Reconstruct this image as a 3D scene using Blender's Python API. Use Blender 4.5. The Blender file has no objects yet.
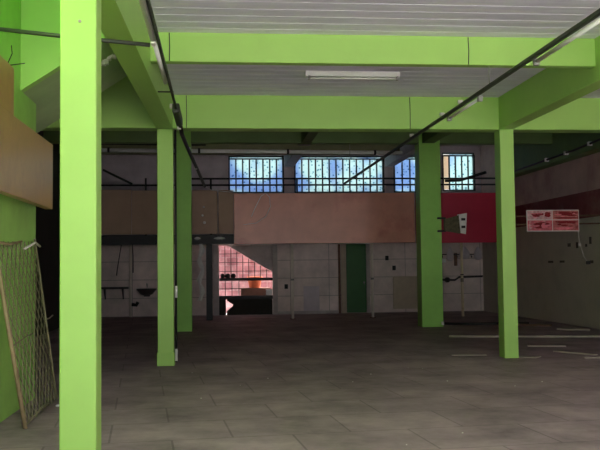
import bpy, bmesh, math, random
from mathutils import Vector, Matrix
random.seed(7)
SC = bpy.context.scene
COL = SC.collection

# ------------------------------------------------------------------ materials
def lin(r, g, b):
    f = lambda c: (c / 12.92 if c <= .04045 else ((c + .055) / 1.055) ** 2.4)
    return (f(r / 255), f(g / 255), f(b / 255))

MATS = {}
def mat(name, col, rough=.6, var=.12, scale=2.5, bump=.0, bscale=40, metal=0., spec=.4, stain=None, stain_amt=0., sscale=1.2, stretch=(1, 1, 1)):
    if name in MATS: return MATS[name]
    m = bpy.data.materials.new(name); m.use_nodes = True
    nt = m.node_tree; N = nt.nodes; L = nt.links
    b = N['Principled BSDF']
    b.inputs['Roughness'].default_value = rough
    b.inputs['Metallic'].default_value = metal
    b.inputs['Specular IOR Level'].default_value = spec
    tc = N.new('ShaderNodeTexCoord'); mp = N.new('ShaderNodeMapping')
    mp.inputs['Scale'].default_value = stretch
    L.new(tc.outputs['Object'], mp.inputs['Vector'])
    n = N.new('ShaderNodeTexNoise'); n.inputs['Scale'].default_value = scale; n.inputs['Detail'].default_value = 6
    n.inputs['Roughness'].default_value = .62
    L.new(mp.outputs[0], n.inputs['Vector'])
    r = N.new('ShaderNodeValToRGB')
    r.color_ramp.elements[0].position = .3; r.color_ramp.elements[1].position = .7
    lo = [c * (1 - var) for c in col]; hi = [min(1, c * (1 + var)) for c in col]
    r.color_ramp.elements[0].color = (*lo, 1); r.color_ramp.elements[1].color = (*hi, 1)
    L.new(n.outputs['Fac'], r.inputs['Fac'])
    out = r.outputs['Color']
    if stain:
        n2 = N.new('ShaderNodeTexNoise'); n2.inputs['Scale'].default_value = sscale; n2.inputs['Detail'].default_value = 8
        n2.inputs['Roughness'].default_value = .7
        L.new(mp.outputs[0], n2.inputs['Vector'])
        r2 = N.new('ShaderNodeValToRGB')
        r2.color_ramp.elements[0].position = .52; r2.color_ramp.elements[1].position = .68
        r2.color_ramp.elements[0].color = (0, 0, 0, 1); r2.color_ramp.elements[1].color = (stain_amt,) * 3 + (1,)
        L.new(n2.outputs['Fac'], r2.inputs['Fac'])
        mx = N.new('ShaderNodeMix'); mx.data_type = 'RGBA'
        L.new(r2.outputs['Color'], mx.inputs[0]); L.new(out, mx.inputs[6]); mx.inputs[7].default_value = (*stain, 1)
        out = mx.outputs[2]
    L.new(out, b.inputs['Base Color'])
    if bump:
        n3 = N.new('ShaderNodeTexNoise'); n3.inputs['Scale'].default_value = bscale; n3.inputs['Detail'].default_value = 4
        L.new(mp.outputs[0], n3.inputs['Vector'])
        bp = N.new('ShaderNodeBump'); bp.inputs['Strength'].default_value = bump; bp.inputs['Distance'].default_value = .01
        L.new(n3.outputs['Fac'], bp.inputs['Height']); L.new(bp.outputs[0], b.inputs['Normal'])
    MATS[name] = m
    return m

def tile_mat(name, c1, c2, mortar, bw, rh, msize, rough=.5, rot=0, vertical=False, noise=.35, bump=.4, offset=.5, nscale=1.6, spec=.3, fleck=None):
    m = bpy.data.materials.new(name); m.use_nodes = True
    nt = m.node_tree; N = nt.nodes; L = nt.links
    b = N['Principled BSDF']; b.inputs['Roughness'].default_value = rough; b.inputs['Specular IOR Level'].default_value = spec
    tc = N.new('ShaderNodeTexCoord'); mp = N.new('ShaderNodeMapping')
    mp.inputs['Rotation'].default_value = (math.pi / 2, 0, 0) if vertical else (0, 0, rot)
    L.new(tc.outputs['Object'], mp.inputs['Vector'])
    br = N.new('ShaderNodeTexBrick'); br.offset = offset
    br.inputs['Scale'].default_value = 1; br.inputs['Brick Width'].default_value = bw; br.inputs['Row Height'].default_value = rh
    br.inputs['Mortar Size'].default_value = msize; br.inputs['Mortar Smooth'].default_value = .3
    br.inputs['Color1'].default_value = (*c1, 1); br.inputs['Color2'].default_value = (*c2, 1); br.inputs['Mortar'].default_value = (*mortar, 1)
    L.new(mp.outputs[0], br.inputs['Vector'])
    n = N.new('ShaderNodeTexNoise'); n.inputs['Scale'].default_value = nscale; n.inputs['Detail'].default_value = 8; n.inputs['Roughness'].default_value = .68
    L.new(tc.outputs['Object'], n.inputs['Vector'])
    r = N.new('ShaderNodeValToRGB'); r.color_ramp.elements[0].position = .3; r.color_ramp.elements[1].position = .7
    r.color_ramp.elements[0].color = (1 - noise,) * 3 + (1,); r.color_ramp.elements[1].color = (1 + noise * .6,) * 3 + (1,)
    L.new(n.outputs['Fac'], r.inputs['Fac'])
    mx = N.new('ShaderNodeMix'); mx.data_type = 'RGBA'; mx.blend_type = 'MULTIPLY'; mx.inputs[0].default_value = 1
    L.new(br.outputs['Color'], mx.inputs[6]); L.new(r.outputs['Color'], mx.inputs[7])
    out = mx.outputs[2]
    if fleck:
        n2 = N.new('ShaderNodeTexNoise'); n2.inputs['Scale'].default_value = 5.5; n2.inputs['Detail'].default_value = 10; n2.inputs['Roughness'].default_value = .75
        L.new(tc.outputs['Object'], n2.inputs['Vector'])
        r2 = N.new('ShaderNodeValToRGB'); r2.color_ramp.elements[0].position = .62; r2.color_ramp.elements[1].position = .74
        r2.color_ramp.elements[0].color = (0, 0, 0, 1); r2.color_ramp.elements[1].color = (.6, .6, .6, 1)
        L.new(n2.outputs['Fac'], r2.inputs['Fac'])
        m2 = N.new('ShaderNodeMix'); m2.data_type = 'RGBA'
        L.new(r2.outputs['Color'], m2.inputs[0]); L.new(out, m2.inputs[6]); m2.inputs[7].default_value = (*fleck, 1)
        out = m2.outputs[2]
    L.new(out, b.inputs['Base Color'])
    bp = N.new('ShaderNodeBump'); bp.inputs['Strength'].default_value = bump; bp.inputs['Distance'].default_value = .02; bp.invert = True
    ad = N.new('ShaderNodeMath'); ad.operation = 'ADD'
    ml = N.new('ShaderNodeMath'); ml.operation = 'MULTIPLY'; ml.inputs[1].default_value = .3
    L.new(n.outputs['Fac'], ml.inputs[0])
    L.new(br.outputs['Fac'], ad.inputs[0]); L.new(ml.outputs[0], ad.inputs[1])
    L.new(ad.outputs[0], bp.inputs['Height']); L.new(bp.outputs[0], b.inputs['Normal'])
    MATS[name] = m
    return m

def pane_mat(name, seed):
    """frosted, patterned glass: lets the sky through as a soft blue glow"""
    m = bpy.data.materials.new(name); m.use_nodes = True
    nt = m.node_tree; N = nt.nodes; L = nt.links
    N.remove(N['Principled BSDF']); out = N['Material Output']
    tc = N.new('ShaderNodeTexCoord'); mp = N.new('ShaderNodeMapping'); mp.inputs['Location'].default_value = (seed, seed * 2, 0)
    L.new(tc.outputs['Object'], mp.inputs['Vector'])
    n = N.new('ShaderNodeTexNoise'); n.inputs['Scale'].default_value = .8; n.inputs['Detail'].default_value = 1
    L.new(mp.outputs[0], n.inputs['Vector'])
    r = N.new('ShaderNodeValToRGB')
    e = r.color_ramp.elements; e[0].position = .42; e[1].position = .52
    e[0].color = (.25, .34, .48, 1); e[1].color = (.42, .53, .53, 1)
    L.new(n.outputs['Fac'], r.inputs['Fac'])
    v = N.new('ShaderNodeTexVoronoi'); v.inputs['Scale'].default_value = 8.5
    L.new(mp.outputs[0], v.inputs['Vector'])
    r2 = N.new('ShaderNodeValToRGB'); r2.color_ramp.elements[0].position = .17; r2.color_ramp.elements[1].position = .33
    r2.color_ramp.elements[0].color = (.22, .38, .48, 1); r2.color_ramp.elements[1].color = (1, 1, 1, 1)
    L.new(v.outputs['Distance'], r2.inputs['Fac'])
    mx = N.new('ShaderNodeMix'); mx.data_type = 'RGBA'; mx.blend_type = 'MULTIPLY'; mx.inputs[0].default_value = 1
    L.new(r.outputs['Color'], mx.inputs[6]); L.new(r2.outputs['Color'], mx.inputs[7])
    t = N.new('ShaderNodeBsdfTranslucent'); L.new(mx.outputs[2], t.inputs['Color'])
    L.new(t.outputs[0], out.inputs['Surface'])
    MATS[name] = m
    return m

GREEN = lin(163, 208, 104)
M_green = mat('green_paint', GREEN, .45, .05, 1.1, .06, 25)
M_greend = mat('deep_green_paint', lin(148, 208, 92), .5, .1, 1.2, .1, 25)
M_greenb = mat('dark_green_paint', lin(104, 132, 76), .6, .16, 1.2, .1, 25)  # darker, greyer green for the beams of the rear hall
M_soffit = mat('soffit_green', lin(166, 188, 136), .65, .12, 1.4, .1, 20)
M_greenw = mat('worn_green_paint', lin(160, 208, 104), .5, .14, 1.5, .12, 18, stain=lin(150, 190, 100), stain_amt=.5)
M_door = mat('door_green_paint', lin(50, 110, 50), .45, .1, 2)
M_ceil = mat('ceiling_boards', lin(232, 229, 246), .7, .1, 1.3, .2, 20, stain=lin(246, 244, 246), stain_amt=.8, sscale=1.1, stretch=(.7, 5, 5))
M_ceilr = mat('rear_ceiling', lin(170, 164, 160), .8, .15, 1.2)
M_floor = tile_mat('floor_slabs', lin(172, 152, 156), lin(162, 143, 147), lin(140, 123, 127), 1.15, .95, .012, rough=.62, rot=math.radians(-5), noise=.5, bump=.35, nscale=1.0, fleck=lin(202, 184, 186), spec=.25)
M_backwall = tile_mat('back_wall_tiles', lin(240, 222, 216), lin(230, 214, 208), lin(176, 164, 158), 1.35, .62, .012, rough=.5, vertical=True, noise=.3, bump=.3, offset=0, nscale=1.1)
M_plaster = mat('rear_plaster', lin(212, 200, 206), .8, .18, 1.4, .1, 18)
M_pink = tile_mat('pink_wall_tiles', lin(206, 162, 166), lin(178, 126, 134), lin(196, 170, 172), .42, .3, .015, vertical=True, noise=.6, nscale=1.6, bump=.2)
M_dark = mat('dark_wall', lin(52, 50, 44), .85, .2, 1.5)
M_black = mat('black_steel', lin(38, 36, 36), .5, .2, 4, metal=.1)
M_rail = mat('dark_grey_steel', lin(62, 66, 58), .5, .15, 5, metal=.2)
M_white = mat('white_enamel', lin(244, 246, 242), .4, .05, 6)
M_grey = mat('grey_metal', lin(150, 150, 146), .45, .1, 6, metal=.3)
M_brown = mat('brown_laminate', lin(180, 136, 92), .28, .1, 1.2, spec=.5, stain=lin(140, 92, 72), stain_amt=.4, sscale=2)
M_pinkpan = mat('faded_pink_panel', lin(232, 158, 134), .33, .12, 1.1, spec=.5, stain=lin(206, 106, 104), stain_amt=.8, sscale=.45)
M_maroon = mat('maroon_panel', lin(206, 42, 74), .35, .08, 1.2, spec=.45)
M_dullbrown = mat('dull_brown_panel', lin(176, 146, 122), .55, .1, 1.2)
M_wood = mat('worn_wood', lin(164, 142, 108), .6, .25, 6, stretch=(1, 1, 1))
M_pole = mat('pale_wood', lin(220, 202, 170), .6, .15, 6)
M_mesh = mat('galvanised_mesh', lin(140, 132, 104), .45, .2, 8, metal=.2)
M_pipe = mat('pale_pipe', lin(232, 222, 208), .5, .1, 5)
M_rust = mat('rusty_steel', lin(116, 84, 66), .7, .3, 12)
M_conc = mat('raw_concrete', lin(190, 182, 178), .85, .2, 3, .3, 30)
M_strip = mat('pale_plastic', lin(234, 230, 226), .5, .1, 7)
M_dusty = mat('dusty_plastic', lin(176, 166, 154), .7, .2, 5)
M_plate = mat('dull_plate', lin(84, 76, 66), .7, .2, 9)
M_orange = mat('orange_plastic', lin(225, 120, 80), .5, .1, 5)
M_basin = mat('dark_basin', lin(70, 64, 62), .35, .15, 5)
M_curtain = mat('beige_curtain', lin(196, 180, 160), .9, .1, 4)
M_ground = mat('street_concrete', lin(178, 175, 172), .9, .15, .8)

# ------------------------------------------------------------------ mesh helpers
def box(bm, x0, x1, y0, y1, z0, z1, bev=0., rot=None, seg=2):
    vs = [bm.verts.new((x, y, z)) for x in (x0, x1) for y in (y0, y1) for z in (z0, z1)]
    q = [(0, 1, 3, 2), (4, 6, 7, 5), (0, 4, 5, 1), (2, 3, 7, 6), (0, 2, 6, 4), (1, 5, 7, 3)]
    fs = [bm.faces.new([vs[i] for i in f]) for f in q]
    if bev:
        es = list({e for f in fs for e in f.edges})
        r = bmesh.ops.bevel(bm, geom=es, offset=bev, segments=seg, affect='EDGES', profile=.5)
        vs = list({v for f in r['faces'] for v in f.verts} | {v for v in vs if v.is_valid})
    if rot:
        c, M = rot
        for v in vs: v.co = M @ (v.co - Vector(c)) + Vector(c)
    return vs

def prism(bm, poly, axis, a, b):
    """poly in the two other axes; extruded along axis from a to b"""
    def P(u, v, w):
        return {'x': (w, u, v), 'y': (u, w, v), 'z': (u, v, w)}[axis]
    A = [bm.verts.new(P(u, v, a)) for u, v in poly]; B = [bm.verts.new(P(u, v, b)) for u, v in poly]
    n = len(poly)
    bm.faces.new(A); bm.faces.new(B[::-1])
    for i in range(n): bm.faces.new((A[i], B[i], B[(i + 1) % n], A[(i + 1) % n]))
    bmesh.ops.recalc_face_normals(bm, faces=bm.faces)

def tube(bm, pts, r, seg=10, r2=None):
    pts = [Vector(p) for p in pts]; rings = []
    up = None
    for i, p in enumerate(pts):
        d = (pts[min(i + 1, len(pts) - 1)] - pts[max(i - 1, 0)]).normalized()
        if up is None:
            up = d.cross(Vector((0, 0, 1)))
            if up.length < .05: up = d.cross(Vector((0, 1, 0)))
        up = (up - d * up.dot(d)).normalized(); w = d.cross(up)
        rr = r if r2 is None else r + (r2 - r) * i / (len(pts) - 1)
        rings.append([bm.verts.new(p + rr * (math.cos(t) * up + math.sin(t) * w)) for t in [2 * math.pi * k / seg for k in range(seg)]])
    for A, B in zip(rings, rings[1:]):
        for k in range(seg): bm.faces.new((A[k], A[(k + 1) % seg], B[(k + 1) % seg], B[k])).smooth = True
    bm.faces.new(rings[0][::-1]); bm.faces.new(rings[-1])
    return rings

def lathe(bm, prof, c, seg=20, sx=1, sy=1):
    rings = [[bm.verts.new((c[0] + r * sx * math.cos(t), c[1] + r * sy * math.sin(t), c[2] + z)) for t in [2 * math.pi * k / seg for k in range(seg)]] for r, z in prof]
    for A, B in zip(rings, rings[1:]):
        for k in range(seg): bm.faces.new((A[k], A[(k + 1) % seg], B[(k + 1) % seg], B[k])).smooth = True
    bm.faces.new(rings[0][::-1]); bm.faces.new(rings[-1])

def BM(): return bmesh.new()
def bx(*a, **k):
    bm = BM(); box(bm, *a, **k); return bm
def tb(*a, **k):
    bm = BM(); tube(bm, *a, **k); return bm
def pr(*a):
    bm = BM(); prism(bm, *a); return bm

def setp(o, label=None, cat=None, group=None, kind=None):
    if label: o['label'] = label
    if cat: o['category'] = cat
    if group: o['group'] = group
    if kind: o['kind'] = kind

def top(name, bm, m, label=None, cat=None, group=None, kind=None):
    """a top-level thing that is one mesh; origin at its base centre"""
    xs = [v.co for v in bm.verts]
    lo = Vector([min(c[i] for c in xs) for i in range(3)]); hi = Vector([max(c[i] for c in xs) for i in range(3)])
    o0 = Vector(((lo.x + hi.x) / 2, (lo.y + hi.y) / 2, lo.z))
    bmesh.ops.translate(bm, verts=bm.verts, vec=-o0)
    me = bpy.data.meshes.new(name); bm.normal_update(); bm.to_mesh(me); bm.free()
    me.materials.append(m)
    o = bpy.data.objects.new(name, me); COL.objects.link(o); o.location = o0
    setp(o, label, cat, group, kind)
    return o

def thing(name, loc, label=None, cat=None, group=None, kind=None):
    o = bpy.data.objects.new(name, None); COL.objects.link(o); o.location = loc; o.empty_display_size = .1
    setp(o, label, cat, group, kind)
    return o

def part(name, bm, m, parent, label=None):
    r = parent; off = Vector((0, 0, 0))
    while r is not None: off += r.location; r = r.parent
    bmesh.ops.translate(bm, verts=bm.verts, vec=-off)
    me = bpy.data.meshes.new(name); bm.normal_update(); bm.to_mesh(me); bm.free()
    me.materials.append(m)
    o = bpy.data.objects.new(name, me); COL.objects.link(o); o.parent = parent
    if label: o['label'] = label
    return o

S = 'structure'
ZC = 4.53      # front ceiling
ZL = 5.6       # ceiling of the stair bay
ZR = 5.85      # rear ceiling
XR = 9.35      # right wall
YB = 29.4      # back wall

# ------------------------------------------------------------------ shell
YF = -.5       # open front edge of the roof
top('floor', bx(-4.6, 9.6, YF - 1, 29.7, -.15, 0), M_floor, 'dusty grey concrete slab floor of the empty hall', 'floor', kind=S)
top('ground', bx(-40, 45, -40, YF - 1, -.2, -.01), M_ground, 'pale concrete ground outside the open front', 'ground', kind=S)
top('ground', bx(-40, 45, 29.7, 60, -.2, -.03), M_ground, 'pale concrete yard behind the back wall', 'ground', kind=S)

bm = BM()                                                   # ceiling deck: long boards along X with open joints
y = YF
while y < 14.3:
    w = .27
    box(bm, -.9, 9.6, y + .006, min(y + w - .006, 14.4), ZC, ZC + .05, .005, seg=1); y += w
box(bm, -.8, 9.6, YF, 14.4, ZC + .03, ZC + .2)
top('ceiling', bm, M_ceil, 'grey boarded ceiling with long joints over the front bays', 'ceiling', kind=S)
top('ceiling', bx(-4.6, -.74, 7.9, 14.4, ZL, ZL + .2), M_ceil, 'plain ceiling over the higher stair bay at left', 'ceiling', kind=S)  # out of view, made white to bounce light onto the stringer wall
top('ceiling', bx(-4.6, -.74, YF, 4.7, ZL, ZL + .2), M_ceilr, 'plain ceiling over the left bay next to the open front', 'ceiling', kind=S)  # roof gap between this and the stair-bay ceiling, added to light the stringer
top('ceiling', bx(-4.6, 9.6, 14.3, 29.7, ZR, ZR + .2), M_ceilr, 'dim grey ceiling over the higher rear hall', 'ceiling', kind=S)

top('wall_left', bx(-2.55, -2.3, YF, 11.06, 0, ZL), M_greenw, 'worn green side wall at left under the brown sign panels', 'wall', kind=S)
top('wall_left', bx(-4.6, -4.4, 9.0, 29.7, 0, ZR), M_dark, 'dark side wall of the rear hall at left', 'wall', kind=S)  # dark colour stands in for the unlit space at left
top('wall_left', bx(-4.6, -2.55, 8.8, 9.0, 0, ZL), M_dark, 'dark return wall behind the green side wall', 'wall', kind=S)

# right wall: grey lower, maroon band, pinkish upper
M_rw = mat('right_wall_grey', lin(206, 196, 182), .8, .14, 1.2, .1, 20, stain=lin(180, 168, 154), stain_amt=.5)
M_rwm = mat('right_wall_maroon', lin(132, 62, 66), .7, .22, 1.0, stain=lin(170, 128, 124), stain_amt=.6, sscale=.7)
M_rwp = mat('right_wall_pink', lin(200, 166, 162), .8, .16, 1.1, stain=lin(160, 112, 112), stain_amt=.6, sscale=.7)
wr = thing('wall_right', (XR, 14, 0), 'long side wall at right, grey below a faded maroon band', 'wall', kind=S)
part('wall_lower', bx(XR, XR + .25, YF, 29.7, 0, 2.78), M_rw, wr, 'grey lower wall')
part('wall_band', bx(XR, XR + .25, YF, 29.7, 2.78, 3.45), M_rwm, wr, 'faded maroon band')
part('wall_upper', bx(XR, XR + .25, YF, 29.7, 3.45, ZR), M_rwp, wr, 'pinkish grey upper wall')

# back wall with openings
def wall_holes(bm, x0, x1, z0, z1, y0, y1, holes):
    xs = sorted({x0, x1, *[h[0] for h in holes], *[h[1] for h in holes]})
    zs = sorted({z0, z1, *[h[2] for h in holes], *[h[3] for h in holes]})
    xs = [x for x in xs if x0 <= x <= x1]; zs = [z for z in zs if z0 <= z <= z1]
    for xa, xb in zip(xs, xs[1:]):
        for za, zb in zip(zs, zs[1:]):
            cx, cz = (xa + xb) / 2, (za + zb) / 2
            if any(h[0] < cx < h[1] and h[2] < cz < h[3] for h in holes): continue
            box(bm, xa, xb, y0, y1, za, zb)
TRI = (.04, 1.88, 0, 2.38)
WINS = [(.39, 2.31, 4.2, 5.5, 8), (2.68, 5.85, 4.2, 5.5, 13), (6.2, 7.35, 4.2, 5.5, 4), (7.95, 9.13, 4.25, 5.62, 5)]
wb = thing('wall_back', (2.5, YB, 0), 'far back wall, pale tiles below and plaster with windows above', 'wall', kind=S)
bm = BM(); wall_holes(bm, -4.4, XR, 0, 2.5, YB, YB + .22, [TRI])
part('wall_lower', bm, M_backwall, wb, 'pale tiled lower wall')
bm = BM(); wall_holes(bm, -4.4, XR, 2.5, ZR, YB, YB + .22, [w[:4] for w in WINS])
part('wall_upper', bm, M_plaster, wb, 'dim plaster upper wall')

# ------------------------------------------------------------------ columns and beams
def column(x0, x1, y0, y1, z1, label, m=M_green, plinth=0):
    bm = BM(); box(bm, x0, x1, y0, y1, 0, z1, .012)
    if plinth: box(bm, x0 - .012, x1 + .012, y0 - .012, y1 + .012, 0, plinth, .012)
    return top('column', bm, m, label, 'column', kind=S)
column(-1.16, -.893, 6.4, 6.68, ZC, 'nearest green column, tallest at the left of the photo')
column(-1.0, -.735, 14.3, 14.57, 3.98, 'slim green column at left in the second row with a conduit down it', plinth=.22)
column(4.9, 5.15, 14.3, 14.6, 3.98, 'slim green column at right beside the poster on tubes')
column(5.33, 5.9, 22.0, 22.5, ZR, 'wide green column at the rear right before the fascia panels', M_greend)
column(-1.075, -.67, 22.0, 22.45, ZR, 'deep green column at the rear left, half hidden by a slim one', M_greend)

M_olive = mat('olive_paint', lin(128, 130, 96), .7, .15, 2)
def beam(b, label, m=M_green):
    return top('beam', bx(*b, .01), m, label, 'beam', kind=S)
beam((-.83, 4.92, 10.5, 10.64, 4.165, ZC + .02), 'shallow green cross beam nearest under the ceiling')
beam((-4.4, XR, 14.32, 14.66, 3.965, ZR), 'deep green cross beam carried by the slim columns')
lx = lambda y: -1.0 - .16 * (14.33 - y) / 7.93           # the beam follows the slightly skewed column line
top('beam', pr([(lx(YF), YF), (lx(YF) + .266, YF), (lx(14.33) + .266, 14.33), (lx(14.33), 14.33)], 'z', 3.945, ZL), M_green, 'green lengthwise beam over the left columns', 'beam', kind=S)
beam((4.9, 5.15, YF, 14.33, 3.965, ZC + .02), 'green lengthwise beam over the right slim column')
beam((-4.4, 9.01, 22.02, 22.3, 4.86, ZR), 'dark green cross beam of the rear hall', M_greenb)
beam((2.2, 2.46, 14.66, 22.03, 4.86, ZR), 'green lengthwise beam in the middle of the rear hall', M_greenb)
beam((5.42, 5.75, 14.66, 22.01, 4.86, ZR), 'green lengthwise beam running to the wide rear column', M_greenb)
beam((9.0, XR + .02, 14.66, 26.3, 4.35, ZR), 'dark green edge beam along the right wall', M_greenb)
beam((2.32, 2.66, 22.3, YB, 5.1, ZR), 'grey beam end between the two left windows', M_plaster)
beam((5.88, 6.16, 22.3, YB, 5.1, ZR), 'grey beam end between the middle windows', M_plaster)
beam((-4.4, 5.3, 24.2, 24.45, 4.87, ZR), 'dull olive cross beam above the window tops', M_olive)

# stair: lit stringer wall, sloping soffit behind it
sl = .66
zb = lambda x: 3.66 + sl * (x + 2.4)
st = thing('staircase', (-1.7, 11.2, 3.6), 'green underside of a stair flight sloping up behind the nearest column', 'stairs', kind=S)
part('stringer_wall', pr([(-2.3, zb(-2.3)), (-1.08, zb(-1.08)), (-.985, zb(-1.08) + .03), (-.985, ZL), (-2.3, ZL)], 'y', 10.2, 10.34), M_green, st, 'smooth lit green stringer wall')
part('stair_soffit', pr([(-4.4, zb(-4.4)), (-1.06, zb(-1.06)), (-1.06, zb(-1.06) + .2), (-4.4, zb(-4.4) + .2)], 'y', 10.34, 12.35), M_soffit, st)
bm = BM()                                                   # torn plaster along the top end of the soffit
for k in range(16):
    x = -1.62 + .032 * k; y = 11.0 + random.uniform(-.05, .05)
    box(bm, x, x + .04, y, y + random.uniform(.06, .14), zb(x) - random.uniform(.01, .05), zb(x) + .06, .006, seg=1)
part('broken_plaster', bm, M_strip, st, 'torn whitish plaster edge')

# ------------------------------------------------------------------ windows
for i, (x0, x1, z0, z1, n) in enumerate(WINS):
    places = ['small-barred pale blue window, leftmost above the pink fascia panel', 'widest barred pale blue window above the pink fascia panel', 'barred window partly hidden by the wide rear column', 'narrow barred window beside a curtain above the maroon panel']
    w = thing('window_%d' % (i + 1), ((x0 + x1) / 2, YB, z0), places[i], 'window', kind=S)
    bm = BM(); f = .05
    box(bm, x0, x1, YB + .02, YB + .12, z0, z0 + f, .004); box(bm, x0, x1, YB + .02, YB + .12, z1 - f, z1, .004)
    box(bm, x0, x0 + f, YB + .02, YB + .12, z0, z1, .004); box(bm, x1 - f, x1, YB + .02, YB + .12, z0, z1, .004)
    part('window_frame', bm, M_rail, w)
    part('pane', bx(x0 if i < 3 else 8.24, x1, YB + .1, YB + .106, z0, z1), pane_mat('frosted_glass_%d' % i, i * 3.7), w, 'frosted patterned pale blue pane')
    bm = BM()
    for k in range(n + 1):
        x = x0 + .02 + (x1 - x0 - .04) * k / n
        box(bm, x - .026, x + .026, YB - .03, YB + .0, z0, z1 - .1)
    box(bm, x0, x1, YB - .035, YB - .002, z1 - .14, z1 - .09)
    for v in bm.verts: v.co.y -= .004
    part('window_bars', bm, M_black, w)
bm = BM()
M_sheer = bpy.data.materials.new('sheer_curtain'); M_sheer.use_nodes = True
nt = M_sheer.node_tree; a = nt.nodes.new('ShaderNodeBsdfTranslucent'); a.inputs['Color'].default_value = (.78, .72, .62, 1)
wv = nt.nodes.new('ShaderNodeMixShader'); wv.inputs[0].default_value = .9
nt.nodes['Principled BSDF'].inputs['Base Color'].default_value = (*lin(206, 190, 165), 1)
nt.links.new(nt.nodes['Principled BSDF'].outputs[0], wv.inputs[1]); nt.links.new(a.outputs[0], wv.inputs[2]); nt.links.new(wv.outputs[0], nt.nodes['Material Output'].inputs['Surface'])
pts = []
for k in range(25):
    x = 8.01 + .22 * k / 24; pts.append((x, YB + .06 + .025 * math.sin(k * 1.6)))
prism(bm, pts + [(x, y + .012) for x, y in pts[::-1]], 'z', 4.31, 5.56)
top('curtain', bm, M_sheer, 'narrow beige curtain hanging beside the far right window', 'curtain')

# ------------------------------------------------------------------ rear low opening with the pink tiled wall outside
top('wall_outside', bx(-2.5, 6.5, 31.1, 31.3, -.1, 3.6), M_pink, 'pink tiled wall in daylight outside the low opening', 'wall', kind=S)
top('yard_shade_slab', bx(-4, 8, 29.62, 30.25, 3.4, 3.5), M_conc, 'added unseen slab shading the yard outside the low opening', 'slab', kind=S)  # added out of view to cut sky light on the pink wall
top('stair_slab', pr([(.33, 2.39), (1.88, 2.39), (1.88, 1.46)], 'y', YB + .05, YB + .2), M_conc, 'sloping grey slab closing the top of the low opening', 'slab', kind=S)
g = thing('barred_grille', (.95, YB, 0), 'dark steel grille across the low opening to the pink wall', 'grille')
part('rail', bx(.04, 1.88, YB - .09, YB, 1.17, 1.27, .01), M_black, g)
part('rail', bx(.04, 1.88, YB - .09, YB, .54, .66, .01), M_black, g)
bm = BM()
zd = lambda x: min(2.37, 2.39 - (x - .33) * .6 - .02)
for k in range(1, 9):
    x = .04 + 1.84 * k / 9
    tube(bm, [(x, YB + .03, 1.22), (x, YB + .03, zd(x))], .013, 6)
for z in (1.5, 1.8, 2.1):
    tube(bm, [(.04, YB + .03, z), (min(1.88, .33 + (2.37 - z) / .6), YB + .03, z)], .012, 6)
for x in (.25, .48, .72): tube(bm, [(x, YB + .03, .6), (x, YB + .03, 1.22)], .013, 6)
tube(bm, [(.04, YB + .03, .9), (.8, YB + .03, .9)], .012, 6)
part('thin_bars', bm, M_black, g)
bm = BM(); prism(bm, [(.04, 0), (.27, 0), (.27, .54), (.04, .54)], 'y', YB + .01, YB + .05)
top('board', bm, M_dark, 'dark board at the foot of the grille, left of the gap', 'board')
bm = BM(); prism(bm, [(.3, 0), (1.87, 0), (1.87, .54), (.3, .54), (.3, .5), (.52, .35), (.5, .3), (.3, .14)], 'y', YB + .01, YB + .05)
top('board', bm, M_dark, 'long dark board at the foot of the grille, right of the gap', 'board')
bm = BM(); box(bm, .8, 1.85, 30.0, 30.5, -.01, .9, .02)
for z in (.2, .45, .7): box(bm, .79, 1.86, 29.985, 30.01, z, z + .03, .004)
top('crate', bm, mat('dark_crate', lin(112, 86, 72), .7, .2, 4), 'brown crate standing outside behind the grille', 'crate')
bm = BM(); lathe(bm, [(.17, 0), (.2, .02), (.26, .36), (.28, .37), (.28, .4), (.25, .4), (.19, .04), (.02, .03)], (1.3, 30.24, .9))
top('bucket', bm, M_orange, 'orange bucket on the crate behind the grille', 'bucket')
bm = BM(); box(bm, 1.65, 1.86, YB - .085, YB - .005, .661, .86, .01); box(bm, 1.64, 1.87, YB - .088, YB - .002, .83, .87, .006)
top('white_box', bm, M_white, 'small white box on the lower rail of the grille', 'box')
for k, (x, r) in enumerate([(.16, .07), (.34, .09), (.53, .08)]):
    bm = BM(); lathe(bm, [(r * .7, 0), (r, .03), (r, .1), (r * .6, .14), (r * .4, .15)], (x, YB - .05, 1.271), sy=.4)
    top('dark_pot', bm, M_black, ['small dark pot at the left end of the grille rail', 'largest dark pot in the middle on the grille rail', 'dark pot on the grille rail, nearest the slab'][k], 'pot', 'dark pots on the grille rail')

# ------------------------------------------------------------------ door, jamb strips, wall boards
d = thing('door_1', (4.8, YB, 0), 'plain green door in the tiled back wall', 'door', kind=S)
part('door_leaf', bx(4.46, 5.15, YB - .06, YB - .005, .02, 2.4, .006), M_door, d)
bm = BM(); lathe(bm, [(.012, 0), (.012, .04), (.03, .05), (.032, .07), (.02, .085)], (5.06, YB - .14, 1.0)); part('door_knob', bm, M_grey, d)
top('trim_1', bx(4.27, 4.45, YB - .08, YB, 0, 2.4, .006), M_curtain, 'pale jamb strip left of the green door', 'trim', kind=S)
top('trim_2', bx(4.17, 4.25, YB - .06, YB, 0, 2.4, .006), M_rust, 'brown post left of the pale door jamb', 'trim', kind=S)
top('trim_3', bx(5.16, 5.28, YB - .07, YB, 0, 2.4, .006), M_conc, 'grey jamb strip right of the green door', 'trim', kind=S)
top('trim_4', bx(-.16, .04, YB - .1, YB, 0, 2.4, .006), M_conc, 'grey jamb left of the barred opening', 'trim', kind=S)
top('trim_5', bx(1.88, 2.05, YB - .08, YB, 0, 2.4, .006), M_conc, 'grey jamb right of the barred opening', 'trim', kind=S)
top('baseboard_back', bx(2.06, 4.16, YB - .12, YB, 0, .1, .01), M_conc, 'low grey kerb along the back wall left of the door', 'kerb', kind=S)
top('wall_board', bx(6.1, 7.0, YB - .05, YB - .002, .12, 1.25, .006), M_curtain, 'beige board against the back wall left of the wide column', 'board')
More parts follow.
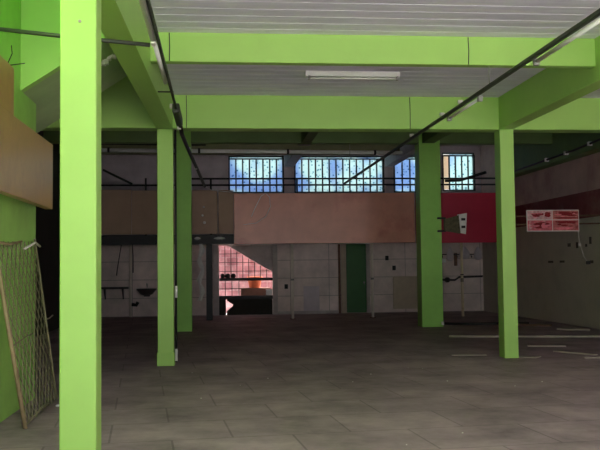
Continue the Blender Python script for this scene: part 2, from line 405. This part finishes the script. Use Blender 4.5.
top('wall_board', bx(2.95, 3.5, YB - .04, YB - .002, .1, .95, .006), M_plaster, 'grey board low on the back wall between two thin poles', 'board')
for (x, z, lab) in [(2.35, .95, 'small dark plate with a hook on the tiles right of the barred opening'), (5.9, 1.9, 'dark hook plate high on the back wall right of the door'), (6.15, 1.55, 'dark hook plate low on the back wall right of the door')]:
    bm = BM(); box(bm, x - .06, x + .06, YB - .03, YB - .002, z - .08, z + .08, .01); tube(bm, [(x, YB - .03, z), (x, YB - .1, z - .02), (x, YB - .11, z + .05)], .012, 6)
    top('hook_plate', bm, M_black, lab, 'hook')

# ------------------------------------------------------------------ mezzanine
top('mezzanine', bx(-4.4, XR, 26.5, YB, 2.42, 2.62), M_conc, 'mezzanine slab across the back of the hall', 'slab', kind=S)
def fascia(x0, x1, z0, z1, m, label, group=None):
    t = thing('fascia_panel', ((x0 + x1) / 2, 26.4, z0), label, 'panel', group)
    part('board', bx(x0, x1, 26.4, 26.45, z0, z1, .008), m, t)
    n = max(2, int((x1 - x0) / 1.2))
    for k in range(n + 1):
        x = x0 + .05 + (x1 - x0 - .1) * k / n
        part('batten', bx(x - .025, x + .025, 26.451, 26.5, max(z0 + .02, 2.63), z1 - .02), M_rust, t)
    return t
fascia(-4.39, -2.63, 2.67, 4.05, M_dullbrown, 'dull brown fascia panel at the far left behind the nearest column')
fascia(-2.62, .0, 2.67, 4.03, M_dullbrown, 'wide dull brown fascia panel behind the left slim column')
fascia(.03, .5, 2.67, 4.03, M_dullbrown, 'narrow dull brown fascia panel beside the pink one')
fascia(.51, 6.22, 2.35, 3.93, M_pinkpan, 'long faded pink fascia panel under the windows')
fascia(6.25, 9.33, 2.33, 3.92, M_maroon, 'maroon fascia panel right of the wide rear column')
top('fascia_beam', bx(-4.4, .5, 26.38, 26.5, 2.36, 2.655, .01), M_black, 'black steel beam under the dull brown fascia panels', 'beam', kind=S)
rg = thing('guard_rail', (2, 26.55, 4.0), 'dark two-rail guard rail above the fascia panels', 'railing')
part('top_rail', tb([(-1.0, 26.55, 4.4), (9.3, 26.55, 4.4)], .028, 8), M_black, rg)
part('lower_rail', tb([(-4.3, 26.55, 4.2), (9.3, 26.55, 4.2)], .028, 8), M_black, rg)
for x in (-4.2, -2.2, -.2, 2.5, 6.3, 9.2): part('post', tb([(x, 26.55, 2.62), (x, 26.55, 4.42)], .03, 8), M_black, rg)
top('loose_wire', tb([(1.05, 26.385, 3.2), (1.18, 26.37, 3.5), (1.36, 26.37, 3.84), (1.5, 26.385, 3.93), (1.62, 26.37, 3.8), (1.64, 26.37, 3.5), (1.5, 26.37, 3.2), (1.2, 26.385, 3.0), (.8, 26.385, 2.95)], .009, 6), M_strip, 'thin loop of wire hanging over the pink fascia panel', 'wire')
for x, r, lab, m in [(2.31, .042, 'thin pale pole under the pink fascia, left of the green door', M_pipe), (4.83, .042, 'thin pale pole in front of the green door jamb', M_pipe)]:
    p = thing('support_pole', (x, 26.42, 0), lab, 'pole', 'thin poles under the mezzanine')
    part('pole', tb([(x, 26.43, .02), (x, 26.43, 2.345)], r, 10), m, p)
    part('base_plate', bx(x - .08, x + .08, 26.35, 26.51, 0, .02, .004), M_rust, p)
    part('clamp', tb([(x, 26.43, 1.2), (x, 26.43, 1.26)], r + .012, 10), M_grey, p)
p = thing('support_pole', (7.72, 26.43, 0), 'thin wooden pole with dark bands under the maroon fascia', 'pole', 'thin poles under the mezzanine')
part('pole', tb([(7.72, 26.43, 0), (7.72, 26.43, 2.325)], .045, 10), M_pole, p)
for z in (1.1, 1.16, 1.3): part('band', tb([(7.72, 26.43, z), (7.72, 26.43, z + .035)], .055, 10), M_black, p)
top('post', bx(-.36, -.17, 26.5, 26.62, 0, 2.42, .01), M_black, 'black steel post left of the barred opening', 'post', kind=S)

# hanging plastic sheet strip beside the black post
bm = BM(); pts = []
for k in range(14):
    z = 2.365 - 1.75 * k / 13; pts.append((-.52 + .05 * math.sin(k * 1.3), 26.36 + .03 * math.cos(k * 1.9), z, .05 + .04 * math.sin(k * 2.1) ** 2))
V = [[bm.verts.new((x - w, y, z)), bm.verts.new((x, y - .03, z)), bm.verts.new((x + w, y, z)), bm.verts.new((x, y + .02, z))] for x, y, z, w in pts]
for A, B in zip(V, V[1:]):
    for k in range(4): bm.faces.new((A[k], A[(k + 1) % 4], B[(k + 1) % 4], B[k]))
bm.faces.new(V[0][::-1]); bm.faces.new(V[-1]); bmesh.ops.recalc_face_normals(bm, faces=bm.faces)
top('plastic_strip', bm, M_strip, 'crumpled pale plastic strip hanging left of the black post', 'plastic sheet')
for k, (x, z, s) in enumerate([(-.42, 3.5, .03), (-.46, 3.24, .035), (-.4, 3.02, .045)]):
    bm = BM(); lathe(bm, [(s * .5, 0), (s, s * .3), (s, s), (s * .5, s * 1.4)], (x, 26.37, z))
    bmesh.ops.rotate(bm, verts=bm.verts, cent=(x, 26.37, z), matrix=Matrix.Rotation(math.pi / 2, 3, 'X'))
    top('lamp_holder', bm, M_strip, ['topmost of three pale lamp holders on the brown fascia', 'middle of three pale lamp holders on the brown fascia', 'lowest of three pale lamp holders on the brown fascia'][k], 'lamp holder', 'pale lamp holders on the brown fascia')
for k, (x, lab) in enumerate([(-.62, 'small pale rag on the black steel beam next to the rear left column'), (.06, 'long pale rag on the black steel beam near the pink panel')]):
    bm = BM(); w = .1 + .08 * k
    lathe(bm, [(w * .4, 0), (w, .02), (w * .9, .05), (w * .3, .08)], (x, 26.36, 2.5), 12, sy=.2)
    top('rag', bm, M_strip, lab, 'rag')

# back-left wash place
bm = BM(); lathe(bm, [(.1, 0), (.2, .04), (.3, .16), (.34, .2), (.34, .23), (.29, .23), (.2, .1), (.05, .07)], (-2.4, YB - .26, .72), 24, sy=.75)
b = thing('wash_basin', (-2.4, YB - .2, .72), 'dark wall-hung wash basin on the back wall at left', 'basin')
part('bowl', bm, M_basin, b); part('bracket', bx(-2.5, -2.3, YB - .2, YB - .002, .68, .8, .01), M_black, b)
part('tap', tb([(-2.4, YB - .03, .98), (-2.4, YB - .03, 1.1), (-2.4, YB - .16, 1.12), (-2.4, YB - .18, 1.06)], .015, 8), M_grey, b)
b = thing('wash_shelf', (-3.4, YB - .3, .7), 'dark wall shelf left of the wash basin', 'shelf')
part('shelf_board', bx(-4.0, -3.0, YB - .4, YB - .002, .95, 1.02, .008), M_basin, b)
for x in (-3.8, -3.2): part('bracket', pr([(YB - .35, .95), (YB - .002, .95), (YB - .002, .6)], 'x', x - .02, x + .02), M_black, b)
top('drain_pipe', tb([(-2.95, YB - .07, 0), (-2.95, YB - .07, 2.42)], .045, 10), M_pipe, 'vertical pipe on the back wall between shelf and basin', 'pipe')
top('pipe_trap', tb([(-2.9, YB - .14, .42), (-2.75, YB - .16, .4), (-2.7, YB - .16, .5)], .06, 8), M_black, 'short black pipe elbow low beside the vertical pipe', 'pipe')
for k, (pts, lab) in enumerate([([(-2.95, 26.6, 2.4), (-3.0, 26.62, 2.1), (-3.08, 26.6, 1.6), (-3.1, 26.6, 1.42)], 'dangling black cable, left of a pair at the rear left'), ([(-2.62, 26.6, 2.4), (-2.6, 26.62, 2.0), (-2.6, 26.6, 1.5)], 'dangling black cable, right of a pair at the rear left')]):
    top('hanging_cable', tb(pts, .015, 6), M_black, lab, 'cable', 'cables hanging under the mezzanine')

# rear right clutter: hooks, pipe, hanging bags
t = thing('water_pipe', (8, YB - .08, 1.2), 'dark pipe with a valve along the back wall under the maroon fascia', 'pipe')
part('pipe', tb([(7.6, YB - .1, 1.12), (8.3, YB - .1, 1.1), (8.45, YB - .1, 1.2), (9.3, YB - .1, 1.22)], .035, 8), M_black, t)
bm = BM(); lathe(bm, [(.05, 0), (.09, .04), (.09, .14), (.05, .18)], (8.02, YB - .12, 1.02)); part('valve', bm, M_black, t)
t = thing('hook_rail', (8.5, YB - .1, 2.1), 'dark rail of hooks high on the back wall at right', 'rail')
part('rail', tb([(7.7, YB - .12, 2.0), (9.3, YB - .12, 2.0)], .018, 8), M_black, t)
for k in range(6):
    x = 7.85 + .26 * k; part('hook', tb([(x, YB - .12, 2.0), (x, YB - .16, 1.9), (x, YB - .2, 1.88), (x, YB - .22, 1.94)], .012, 6), M_black, t)
for k, (x, w, h, lab) in enumerate([(8.1, .12, .5, 'pale cloth bag on the hook rail, nearest the wooden pole'), (8.62, .18, .42, 'wide pale cloth bag in the middle of the hook rail'), (9.1, .14, .46, 'pale cloth bag at the right end of the hook rail')]):
    bm = BM(); lathe(bm, [(w * .5, -h), (w, -h * .85), (w * 1.05, -h * .5), (w * .5, -h * .15), (w * .2, 0)], (x, YB - .26, 1.9 + .36), 14, sy=.35)
    top('cloth_bag', bm, M_plaster, lab, 'bag', 'cloth bags on the hook rail')
top('switch_box', bx(7.72, 8.0, YB - .08, YB - .002, 1.72, 1.86, .01), M_white, 'white switch box on the back wall beside the wooden pole', 'switch box')
top('cloth', bx(8.3, 8.42, YB - .06, YB - .01, 1.6, 2.05, .02), M_rust, 'brown cloth strip on the back wall behind the wooden pole', 'cloth')

# ------------------------------------------------------------------ rear pipes
t = thing('rear_pipe', (1, 23.9, 5.0), 'pale overhead pipe running across above the windows', 'pipe')
part('pipe', tb([(-4.3, 23.9, 4.93), (0, 23.9, 4.9), (5.3, 23.9, 4.86)], .055, 10), M_white, t)
for x in (-3, -.5, 2, 4.5): part('clamp', tb([(x - .03, 23.9, 4.905 - .008 * x), (x + .03, 23.9, 4.905 - .008 * x)], .075, 10), M_black, t)
top('rear_pipe', tb([(-4.3, 22.9, 5.0), (-.3, 22.9, 4.96)], .06, 10), M_black, 'black overhead pipe behind the left slim column', 'pipe')
t = thing('wall_conduit', (8.94, 21, 4.5), 'black conduit with pale clips along the right edge beam', 'conduit')
pts = [(8.94, 15, 4.5), (8.94, 19, 4.52), (8.94, 20.5, 4.47), (8.94, 24, 4.44), (8.94, 26.3, 4.42)]
part('conduit', tb(pts, .03, 8), M_black, t)
for yy, zz in ((19.6, 4.5), (21, 4.465), (22.3, 4.455)): part('clip', bx(8.89, 9.0, yy - .04, yy + .04, zz - .05, zz + .05, .01), M_strip, t)
top('sagging_hose', tb([(8.0, YB - .15, 4.6), (8.5, YB - .3, 4.6), (8.9, YB - .5, 4.72), (9.28, YB - .8, 4.83)], .05, 10), M_black, 'black hose sagging across the far right window', 'hose')
top('brace', tb([(-3.55, 26.9, 4.72), (-2.65, 26.9, 4.27)], .035, 8), M_rail, 'short slanted steel brace above the far left fascia', 'brace')

# ------------------------------------------------------------------ lights and service rails
t = thing('strip_light', (2.05, 12.6, 4.4), 'white fluorescent strip light on the ceiling between the green beams', 'light')
part('reflector', pr([(12.52, 4.465), (12.68, 4.465), (12.72, 4.53), (12.48, 4.53)], 'x', 1.33, 2.76), M_white, t)
part('tube', tb([(1.4, 12.52, 4.432), (2.71, 12.52, 4.432)], .012, 10), M_white, t)
for x in (1.375, 2.725): part('socket', bx(x - .015, x + .015, 12.5, 12.58, 4.415, 4.466, .004), M_grey, t)

t = thing('lighting_rail', (3.51, 12, 3.9), 'long dark lighting rail with white tubes running to the rear at right', 'light rail')
part('rail', bx(3.478, 3.528, .5, 23.5, 3.886, 3.932, .008), M_rail, t)
for y0, y1 in ((7.2, 9.15), (11.15, 12.75)):
    tu = part('tube', tb([(3.565, y0 + .05, 3.872), (3.565, y1 - .05, 3.872)], .024, 10), M_white, t)
    part('end_cap', bx(3.535, 3.6, y0, y0 + .06, 3.83, 3.905, .005), M_grey, tu); part('end_cap', bx(3.535, 3.6, y1 - .06, y1, 3.83, 3.905, .005), M_grey, tu)
for yy, z in ((2.0, ZC), (10.57, 4.17), (14.45, 3.97), (22.15, 4.87)): part('hanger', tb([(3.5, yy, 3.93), (3.5, yy, z)], .006, 6), M_grey, t)
for yy in (11.9, 12.9, 15.0): part('clip', bx(3.47, 3.54, yy - .025, yy + .025, 3.94, 3.99, .006), M_strip, t)

t = thing('lighting_rail', (-.6, 10, 3.9), 'dark lighting rail with a white tube along the left lengthwise beam', 'light rail')
bm = BM(); box(bm, -.592, -.562, 3.5, 12.3, 3.865, 3.91, .006)
part('rail', bm, M_rail, t)
tu = part('tube', tb([(-.625, 4.5, 3.88), (-.625, 8.45, 3.88)], .03, 10), M_white, t)
part('end_cap', bx(-.65, -.6, 8.42, 8.56, 3.835, 3.91, .01), M_strip, tu)
tu = part('tube', tb([(-.622, 8.6, 3.88), (-.622, 10.4, 3.88)], .026, 10), M_white, t)
part('junction_box', bx(-.63, -.53, 12.1, 13.3, 3.82, 3.96, .02), M_rail, t)
part('loose_conduit', tb([(-.58, 13.2, 3.9), (-.58, 14.2, 3.84), (-.53, 16, 3.82), (-.42, 18.2, 3.72), (-.3, 20.2, 3.55)], .035, 8), M_black, t)
for (x, yy, z) in ((-.64, 12.2, 3.93), (-.6, 13.6, 3.86), (-.53, 16.1, 3.86), (-.45, 17.9, 3.72)): part('clip', bx(x - .03, x + .03, yy - .03, yy + .03, z - .035, z + .035, .008), M_strip, t)
for yy, xa in ((5, -.92), (11.5, -.79)): part('hanger', bx(xa - .002, -.58, yy - .01, yy + .01, 3.985, 4.0, .003), M_black, t)
top('slack_wire', tb([(-.3, 20.2, 3.55), (-.15, 20.6, 3.5), (.1, 21.2, 3.52), (.5, 22.6, 3.62)], .01, 6), M_strip, 'thin slack wire from the end of the left lighting rail', 'wire')
top('tie_bar', tb([(-2.3, 8.5, 3.995), (-1.4, 8.5, 3.905), (-.66, 8.5, 3.84)], .021, 10), M_rail, 'dark steel bar crossing from the left wall to the lighting rail', 'bar')

# thin wires running down the beams
for (x, yb, z0, z1, lab) in [(-.58, 10.495, 4.17, 4.52, 'thin wire down the nearest cross beam at its left end'), (3.21, 10.495, 4.17, 4.52, 'thin wire down the nearest cross beam at right'),
                       (-.51, 14.315, 3.97, 4.52, 'thin wire down the deep cross beam beside the left slim column'), (3.32, 14.315, 3.97, 4.52, 'thin wire down the deep cross beam towards the right')]:
    top('thin_wire', tb([(x, yb, z0), (x + .005, yb, (z0 + z1) / 2), (x, yb, z1)], .006, 6), M_rail, lab, 'wire', 'thin wires on the green beams')

# conduit on left slim column
t = thing('column_conduit', (-.7, 14.4, 0), 'black conduit with pale joints down the left slim column', 'conduit')
part('conduit', tb([(-.7, 14.42, .05), (-.7, 14.42, 3.95)], .018, 8), M_black, t)
for z in (.17, 1.22): part('joint', tb([(-.7, 14.42, z - .1), (-.7, 14.42, z + .1)], .024, 8), M_strip, t)
top('wall_plug', bx(-1.025, -1.005, 6.385, 6.405, 3.45, 3.468, .004), M_dusty, 'tiny white plug high on the nearest column', 'plug')
top('socket_plug', bx(5.84, 5.9, 21.93, 21.99, .05, .14, .01), M_strip, 'small pale cap at the foot of the wide rear column', 'cap')

# ------------------------------------------------------------------ left sign panels
t = thing('sign_panel', (-2.15, 8, 3.1), 'taller brown sign panel high on the left wall, nearest part', 'sign')
part('panel_board', bx(-2.14, -2.05, 4.5, 8.8, 3.172, 3.66, .006), M_brown, t)
for yy in (5.2, 7, 8.5): part('bracket', bx(-2.3, -2.14, yy - .03, yy + .03, 3.3, 3.36), M_black, t)
t = thing('sign_panel', (-2.15, 9.5, 2.4), 'long brown sign panel on the left wall, lower and farther part', 'sign')
part('panel_board', bx(-2.135, -2.04, 4.5, 10.8, 2.36, 3.168, .006), M_brown, t)
for yy in (6, 8, 10.4): part('bracket', bx(-2.3, -2.135, yy - .03, yy + .03, 2.7, 2.76), M_black, t)
bm = BM()
tube(bm, [(-2.28, 9.3, 3.72), (-2.2, 9.35, 3.95), (-2.22, 9.4, 4.05)], .006, 5); tube(bm, [(-2.28, 9.3, 3.8), (-2.15, 9.45, 3.86), (-2.1, 9.5, 3.88)], .006, 5); tube(bm, [(-2.28, 9.35, 3.7), (-2.2, 9.42, 3.75)], .006, 5)
top('loose_wire', bm, M_rail, 'frayed wire ends on the left wall above the brown panels', 'wire')

# mesh screen leaning on the left wall
A, B_, Cc, D = Vector((-1.96, 8.95, .025)), Vector((-1.99, 10.82, .025)), Vector((-2.265, 10.86, 1.96)), Vector((-2.255, 8.86, 1.9))
def on(u, v): return A * (1 - u) * (1 - v) + B_ * u * (1 - v) + Cc * u * v + D * (1 - u) * v
t = thing('mesh_screen', (-2.0, 10, 0), 'wire mesh screen in a thin frame leaning on the green side wall', 'screen')
part('frame_bar', tb([on(0, -.015), on(0, 1.02)], .022, 8), M_wood, t, 'weathered wooden bar')
part('frame_bar', tb([on(1, 0), on(1, 1.02)], .014, 8), M_mesh, t)
part('frame_bar', tb([on(0, 1), on(.3, .985), on(.62, 1.0)], .016, 8), M_wood, t, 'weathered wooden bar')
part('frame_bar', tb([on(.66, .955), on(1.0, .995), on(1.13, .97)], .014, 8), M_strip, t)
part('frame_bar', tb([on(0, 0), on(.5, .02), on(.75, .012)], .012, 8), M_mesh, t)
part('crossbar', tb([on(0, .43), on(.4, .45), on(.55, .45)], .009, 6), M_mesh, t)
bm = BM()
nu, nv = 10, 9
def seg(u0, v0, u1, v1):
    tube(bm, [on(u0, v0), on((u0 + u1) / 2, (v0 + v1) / 2), on(u1, v1)], .006, 5)
W, H = 1.0, 1.0
for k in range(-nv, nu + 1):                     # two families of diagonals, clipped to the unit square
    for s in (1, -1):
        # line u = k/nu + v*(nv/nu)*(s) in cells of 1/nu x 1/nv
        pts = []
        for v in [j / nv for j in range(nv + 1)]:
            u = (k + v * nv) / nu if s == 1 else (k + nv - v * nv) / nu
            if -1e-6 <= u <= 1 + 1e-6: pts.append((u, v))
        if len(pts) > 1: seg(*pts[0], *pts[-1])
part('wire_mesh', bm, M_mesh, t)
part('tie_rod', tb([on(1.0, .5), on(1.12, .5), on(1.25, .51)], .008, 6), M_mesh, t)
top('floor_rod', tb([(-1.9, 10.3, .012), (-1.7, 10.5, .012), (-1.5, 10.6, .012)], .012, 6), M_strip, 'short pale rod on the floor behind the nearest column', 'rod')

# ------------------------------------------------------------------ poster on tubes, right
YP = 20.0
t = thing('poster_sign', (8.1, YP, 2.4), 'framed poster of meat photos on two tubes from the right wall', 'sign')
for z in (2.78, 2.58):
    bm = tb([(6.77, YP + .06, z), (9.35, YP + .06, z + .02)], .02, 8); part('tube', bm, M_rust, t)
part('backing', bx(7.48, 8.8, YP, YP + .03, 2.41, 2.935, .006), M_strip, t)
M_meat = [mat('meat_photo_%d' % k, lin(*c), .35, .35, 9, stain=lin(*s), stain_amt=.9, sscale=5) for k, (c, s) in enumerate([((240, 186, 188), (160, 50, 60)), ((214, 130, 124), (140, 16, 28)), ((226, 110, 122), (250, 214, 214)), ((206, 116, 114), (140, 20, 28))])]
for (xa, xb, za, zbb, k) in [(7.5, 8.115, 2.7, 2.915, 0), (8.135, 8.78, 2.7, 2.915, 1), (7.5, 8.115, 2.43, 2.68, 2), (8.135, 8.78, 2.43, 2.68, 3)]:
    part('photo', bx(xa, xb, YP - .006, YP, za, zbb), M_meat[k], t, 'photo print of red and pink cut meat')
M_meatd = mat('dark_meat', lin(150, 24, 34), .3, .25, 8); M_meatp = mat('pink_meat', lin(244, 130, 144), .3, .2, 8)
NB = [0]
def blob(cx, cz, w, h, m):
    NB[0] += 1
    bm = BM(); n = 20
    pts = [(cx + w * math.cos(a) * (1 + .18 * math.sin(3 * a + cx * 9)), cz + h * math.sin(a) * (1 + .15 * math.cos(2 * a + cz * 7))) for a in [2 * math.pi * k / n for k in range(n)]]
    prism(bm, pts, 'y', YP - .008 - .0012 * NB[0], YP - .005); part('meat_cutout', bm, m, t)
blob(7.85, 2.56, .2, .085, M_meatd); blob(7.95, 2.57, .12, .06, M_meatp); blob(7.72, 2.81, .12, .05, M_meatd); blob(8.0, 2.82, .07, .07, M_meatd)
blob(8.45, 2.84, .18, .05, M_meatd); blob(8.45, 2.735, .29, .022, M_meatd); blob(8.45, 2.63, .27, .035, M_meatd); blob(8.4, 2.48, .22, .035, M_meatp)
random.seed(11)
for (xa, xb, za, zb2, n, ms) in [(7.55, 8.07, 2.73, 2.89, 9, (M_meatd, M_meatp)), (8.18, 8.74, 2.72, 2.89, 6, (M_meatd, M_meatp)), (7.55, 8.05, 2.46, 2.65, 7, (M_meatp, M_meatd)), (8.18, 8.74, 2.46, 2.66, 6, (M_meatd, M_meatd))]:
    for q in range(n): blob(random.uniform(xa + .06, xb - .06), random.uniform(za + .03, zb2 - .03), random.uniform(.03, .1), random.uniform(.012, .03), ms[q % 2])
cable = thing('hanging_cable', (8.8, YP, 1.6), 'thin pale cable hanging from the meat poster with a plug at its end', 'cable')
part('cable', tb([(8.78, YP + .04, 2.5), (8.8, YP + .03, 2.2), (8.83, YP + .02, 2.05), (8.9, YP + .02, 1.8), (8.98, YP + .02, 1.68)], .009, 6), M_strip, cable)
part('plug', bx(8.96, 9.06, YP - .01, YP + .05, 1.6, 1.68, .012), M_black, cable); part('knot', bx(8.78, 8.84, YP, YP + .06, 2.05, 2.11, .015), M_strip, cable)
for k, (yy, z, w, h, lab) in enumerate([(21.9, 2.12, .16, .16, 'dark rusty plate on the right wall under the poster, upper left'), (21.4, 2.1, .1, .26, 'dark narrow plate on the right wall under the poster, beside the cable'),
        (20.6, 2.2, .1, .3, 'dark upright plate on the right wall, upper right'), (20.85, 2.08, .08, .12, 'smallest dark plate on the right wall, upper right'),
        (23.2, 1.68, .3, .1, 'long dark plate on the right wall, lower left of the row'), (22.4, 1.68, .26, .1, 'long dark plate on the right wall, lower middle of the row'), (20.55, 1.66, .14, .12, 'dark plate on the right wall beside the cable plug')]):
    bm = BM(); box(bm, XR - .015, XR - .001, yy - w * .6, yy + w * .6, z - h * .3, z + h * .3, .004)
    tube(bm, [(XR - .01, yy, z), (XR - .03, yy, z)], .01, 6)
    top('wall_plate', bm, M_plate, lab, 'plate', 'dark plates on the right wall')
top('white_peg', tb([(XR - .06, 26.0, .0), (XR - .06, 26.0, .34)], .03, 8), M_strip, 'short pale pipe stub upright by the foot of the right wall', 'pipe stub')

M_sign = mat('weathered_board', lin(92, 84, 60), .7, .5, 14)
# sign beside the wide rear column
t = thing('bracket_sign', (6.2, 21.9, 2.7), 'brown hinged sign with a white end board on the wide rear column', 'sign')
c = Vector((6.1, 21.95, 2.7))
part('sign_board', pr([(5.95, 2.52), (6.37, 2.45), (6.33, 2.93), (5.95, 2.83)], 'y', 21.86, 21.98), M_sign, t)
bm = pr([(6.3, 2.95), (6.56, 2.99), (6.52, 2.43), (6.38, 2.46)], 'y', 21.88, 21.92); e = part('end_board', bm, M_strip, t, 'white end board with dark patches')
for z in (2.62, 2.82): part('dark_patch', bx(6.4, 6.51, 21.872, 21.88, z - .03, z + .035, .004), M_black, e)
for z in (2.52, 2.86): part('bracket', bx(5.78, 6.0, 21.93, 21.99, z - .025, z + .025, .005), M_black, t)

# ------------------------------------------------------------------ floor debris
def strip(x0, y0, x1, y1, w, h, lab, m=M_dusty, name='plastic_strip', cat='strip'):
    d = Vector((x1 - x0, y1 - y0, 0)); n = Vector((-d.y, d.x, 0)).normalized() * w / 2
    P = [Vector((x0, y0, 0)) - n, Vector((x1, y1, 0)) - n, Vector((x1, y1, 0)) + n, Vector((x0, y0, 0)) + n]
    top(name, pr([(p.x, p.y) for p in P], 'z', .001, h), m, lab, cat, 'pale strips on the floor at right')
top('floor_pipe', tb([(5.15, 18.75, .025), (6.0, 18.45, .025), (7.2, 18.15, .025), (8.9, 17.75, .025)], .024, 10), M_dusty, 'long pale pipe lying on the floor behind the right slim column', 'pipe')
strip(6.05, 16.3, 6.75, 16.15, .12, .02, 'short pale strip on the floor just before the long pipe')
strip(6.15, 15.2, 6.6, 14.45, .07, .02, 'pale strip lying slanted right of the right slim column')
strip(6.2, 14.05, 6.95, 14.0, .1, .02, 'pale strip nearest the right edge of the photo')
strip(5.2, 14.55, 5.5, 14.3, .25, .012, 'pale scrap at the foot of the right slim column')
strip(4.15, 14.95, 4.75, 14.85, .09, .015, 'pale strip on the floor left of the right slim column')
strip(8.3, 20.3, 8.95, 19.9, .12, .03, 'pale strip lying at the foot of the right wall')
strip(7.5, 22.2, 8.6, 21.4, .12, .05, 'farthest pale strip on the floor by the right wall', M_rust)
top('dark_hose', tb([(6.0, 22.9, .03), (6.7, 22.4, .03), (7.5, 22.5, .03), (8.3, 22.2, .03)], .035, 8), M_black, 'black hose lying on the floor behind the wide rear column', 'hose')
for k in range(15):
    x = random.uniform(-.6, 4.5); yy = random.uniform(7.2, 13.5); s = random.uniform(.006, .014)
    bm = BM(); lathe(bm, [(s * .5, 0), (s, s * .3), (s * .8, s * .8), (s * .2, s)], (x, yy, .001), 7, sy=random.uniform(.6, 1))
    top('pebble', bm, M_strip, 'tiny pale rubble crumb on the grey slab floor', 'pebble', 'rubble crumbs on the floor')

# ------------------------------------------------------------------ sky light through the open front, and the rear yard
w = bpy.data.worlds.new('World'); SC.world = w; w.use_nodes = True
bg = w.node_tree.nodes['Background']; bg.inputs['Color'].default_value = (.93, .97, 1.0, 1); bg.inputs['Strength'].default_value = 2.7
sl_ = bpy.data.lights.new('sun', 'SUN'); sl_.energy = 48; sl_.angle = .02; sl_.color = (1, .98, .96)
so = bpy.data.objects.new('sun', sl_); COL.objects.link(so); so.location = (30, 10, 40)
so.rotation_euler = Vector((-.5, -.06, -.86)).to_track_quat('-Z', 'Y').to_euler()     # high sun from the right, never entering the front
def portal(loc, rot, sx, sy):
    l = bpy.data.lights.new('sky_portal', 'AREA'); l.shape = 'RECTANGLE'; l.size = sx; l.size_y = sy; l.cycles.is_portal = True
    o = bpy.data.objects.new('sky_portal', l); COL.objects.link(o); o.location = loc; o.rotation_euler = rot
portal((3.5, YF - .05, 2.27), (math.radians(90), 0, 0), 11.8, 4.6)

# ------------------------------------------------------------------ camera
cd = bpy.data.cameras.new('camera'); cam = bpy.data.objects.new('camera', cd); COL.objects.link(cam); SC.camera = cam
cd.sensor_fit = 'HORIZONTAL'; cd.sensor_width = 36; cd.lens = 850 / 600 * 36
yaw, pit, rol = .0968268, .0500590, -.0116625
f = Vector((math.sin(yaw) * math.cos(pit), math.cos(yaw) * math.cos(pit), math.sin(pit)))
rt = Vector((math.cos(yaw), -math.sin(yaw), 0)); up = rt.cross(f)
r2 = rt * math.cos(rol) + up * math.sin(rol); u2 = -rt * math.sin(rol) + up * math.cos(rol)
cam.matrix_world = Matrix(((r2.x, u2.x, -f.x, 0), (r2.y, u2.y, -f.y, 0), (r2.z, u2.z, -f.z, 1.6), (0, 0, 0, 1)))
cd.clip_end = 300

vs = SC.view_settings; vs.view_transform = 'Standard'; vs.look = 'None'; vs.exposure = 0.0; vs.gamma = 1; vs.use_curve_mapping = False
SC.cycles.max_bounces = 14; SC.cycles.diffuse_bounces = 8; SC.cycles.use_denoising = True; SC.cycles.sample_clamp_indirect = 8
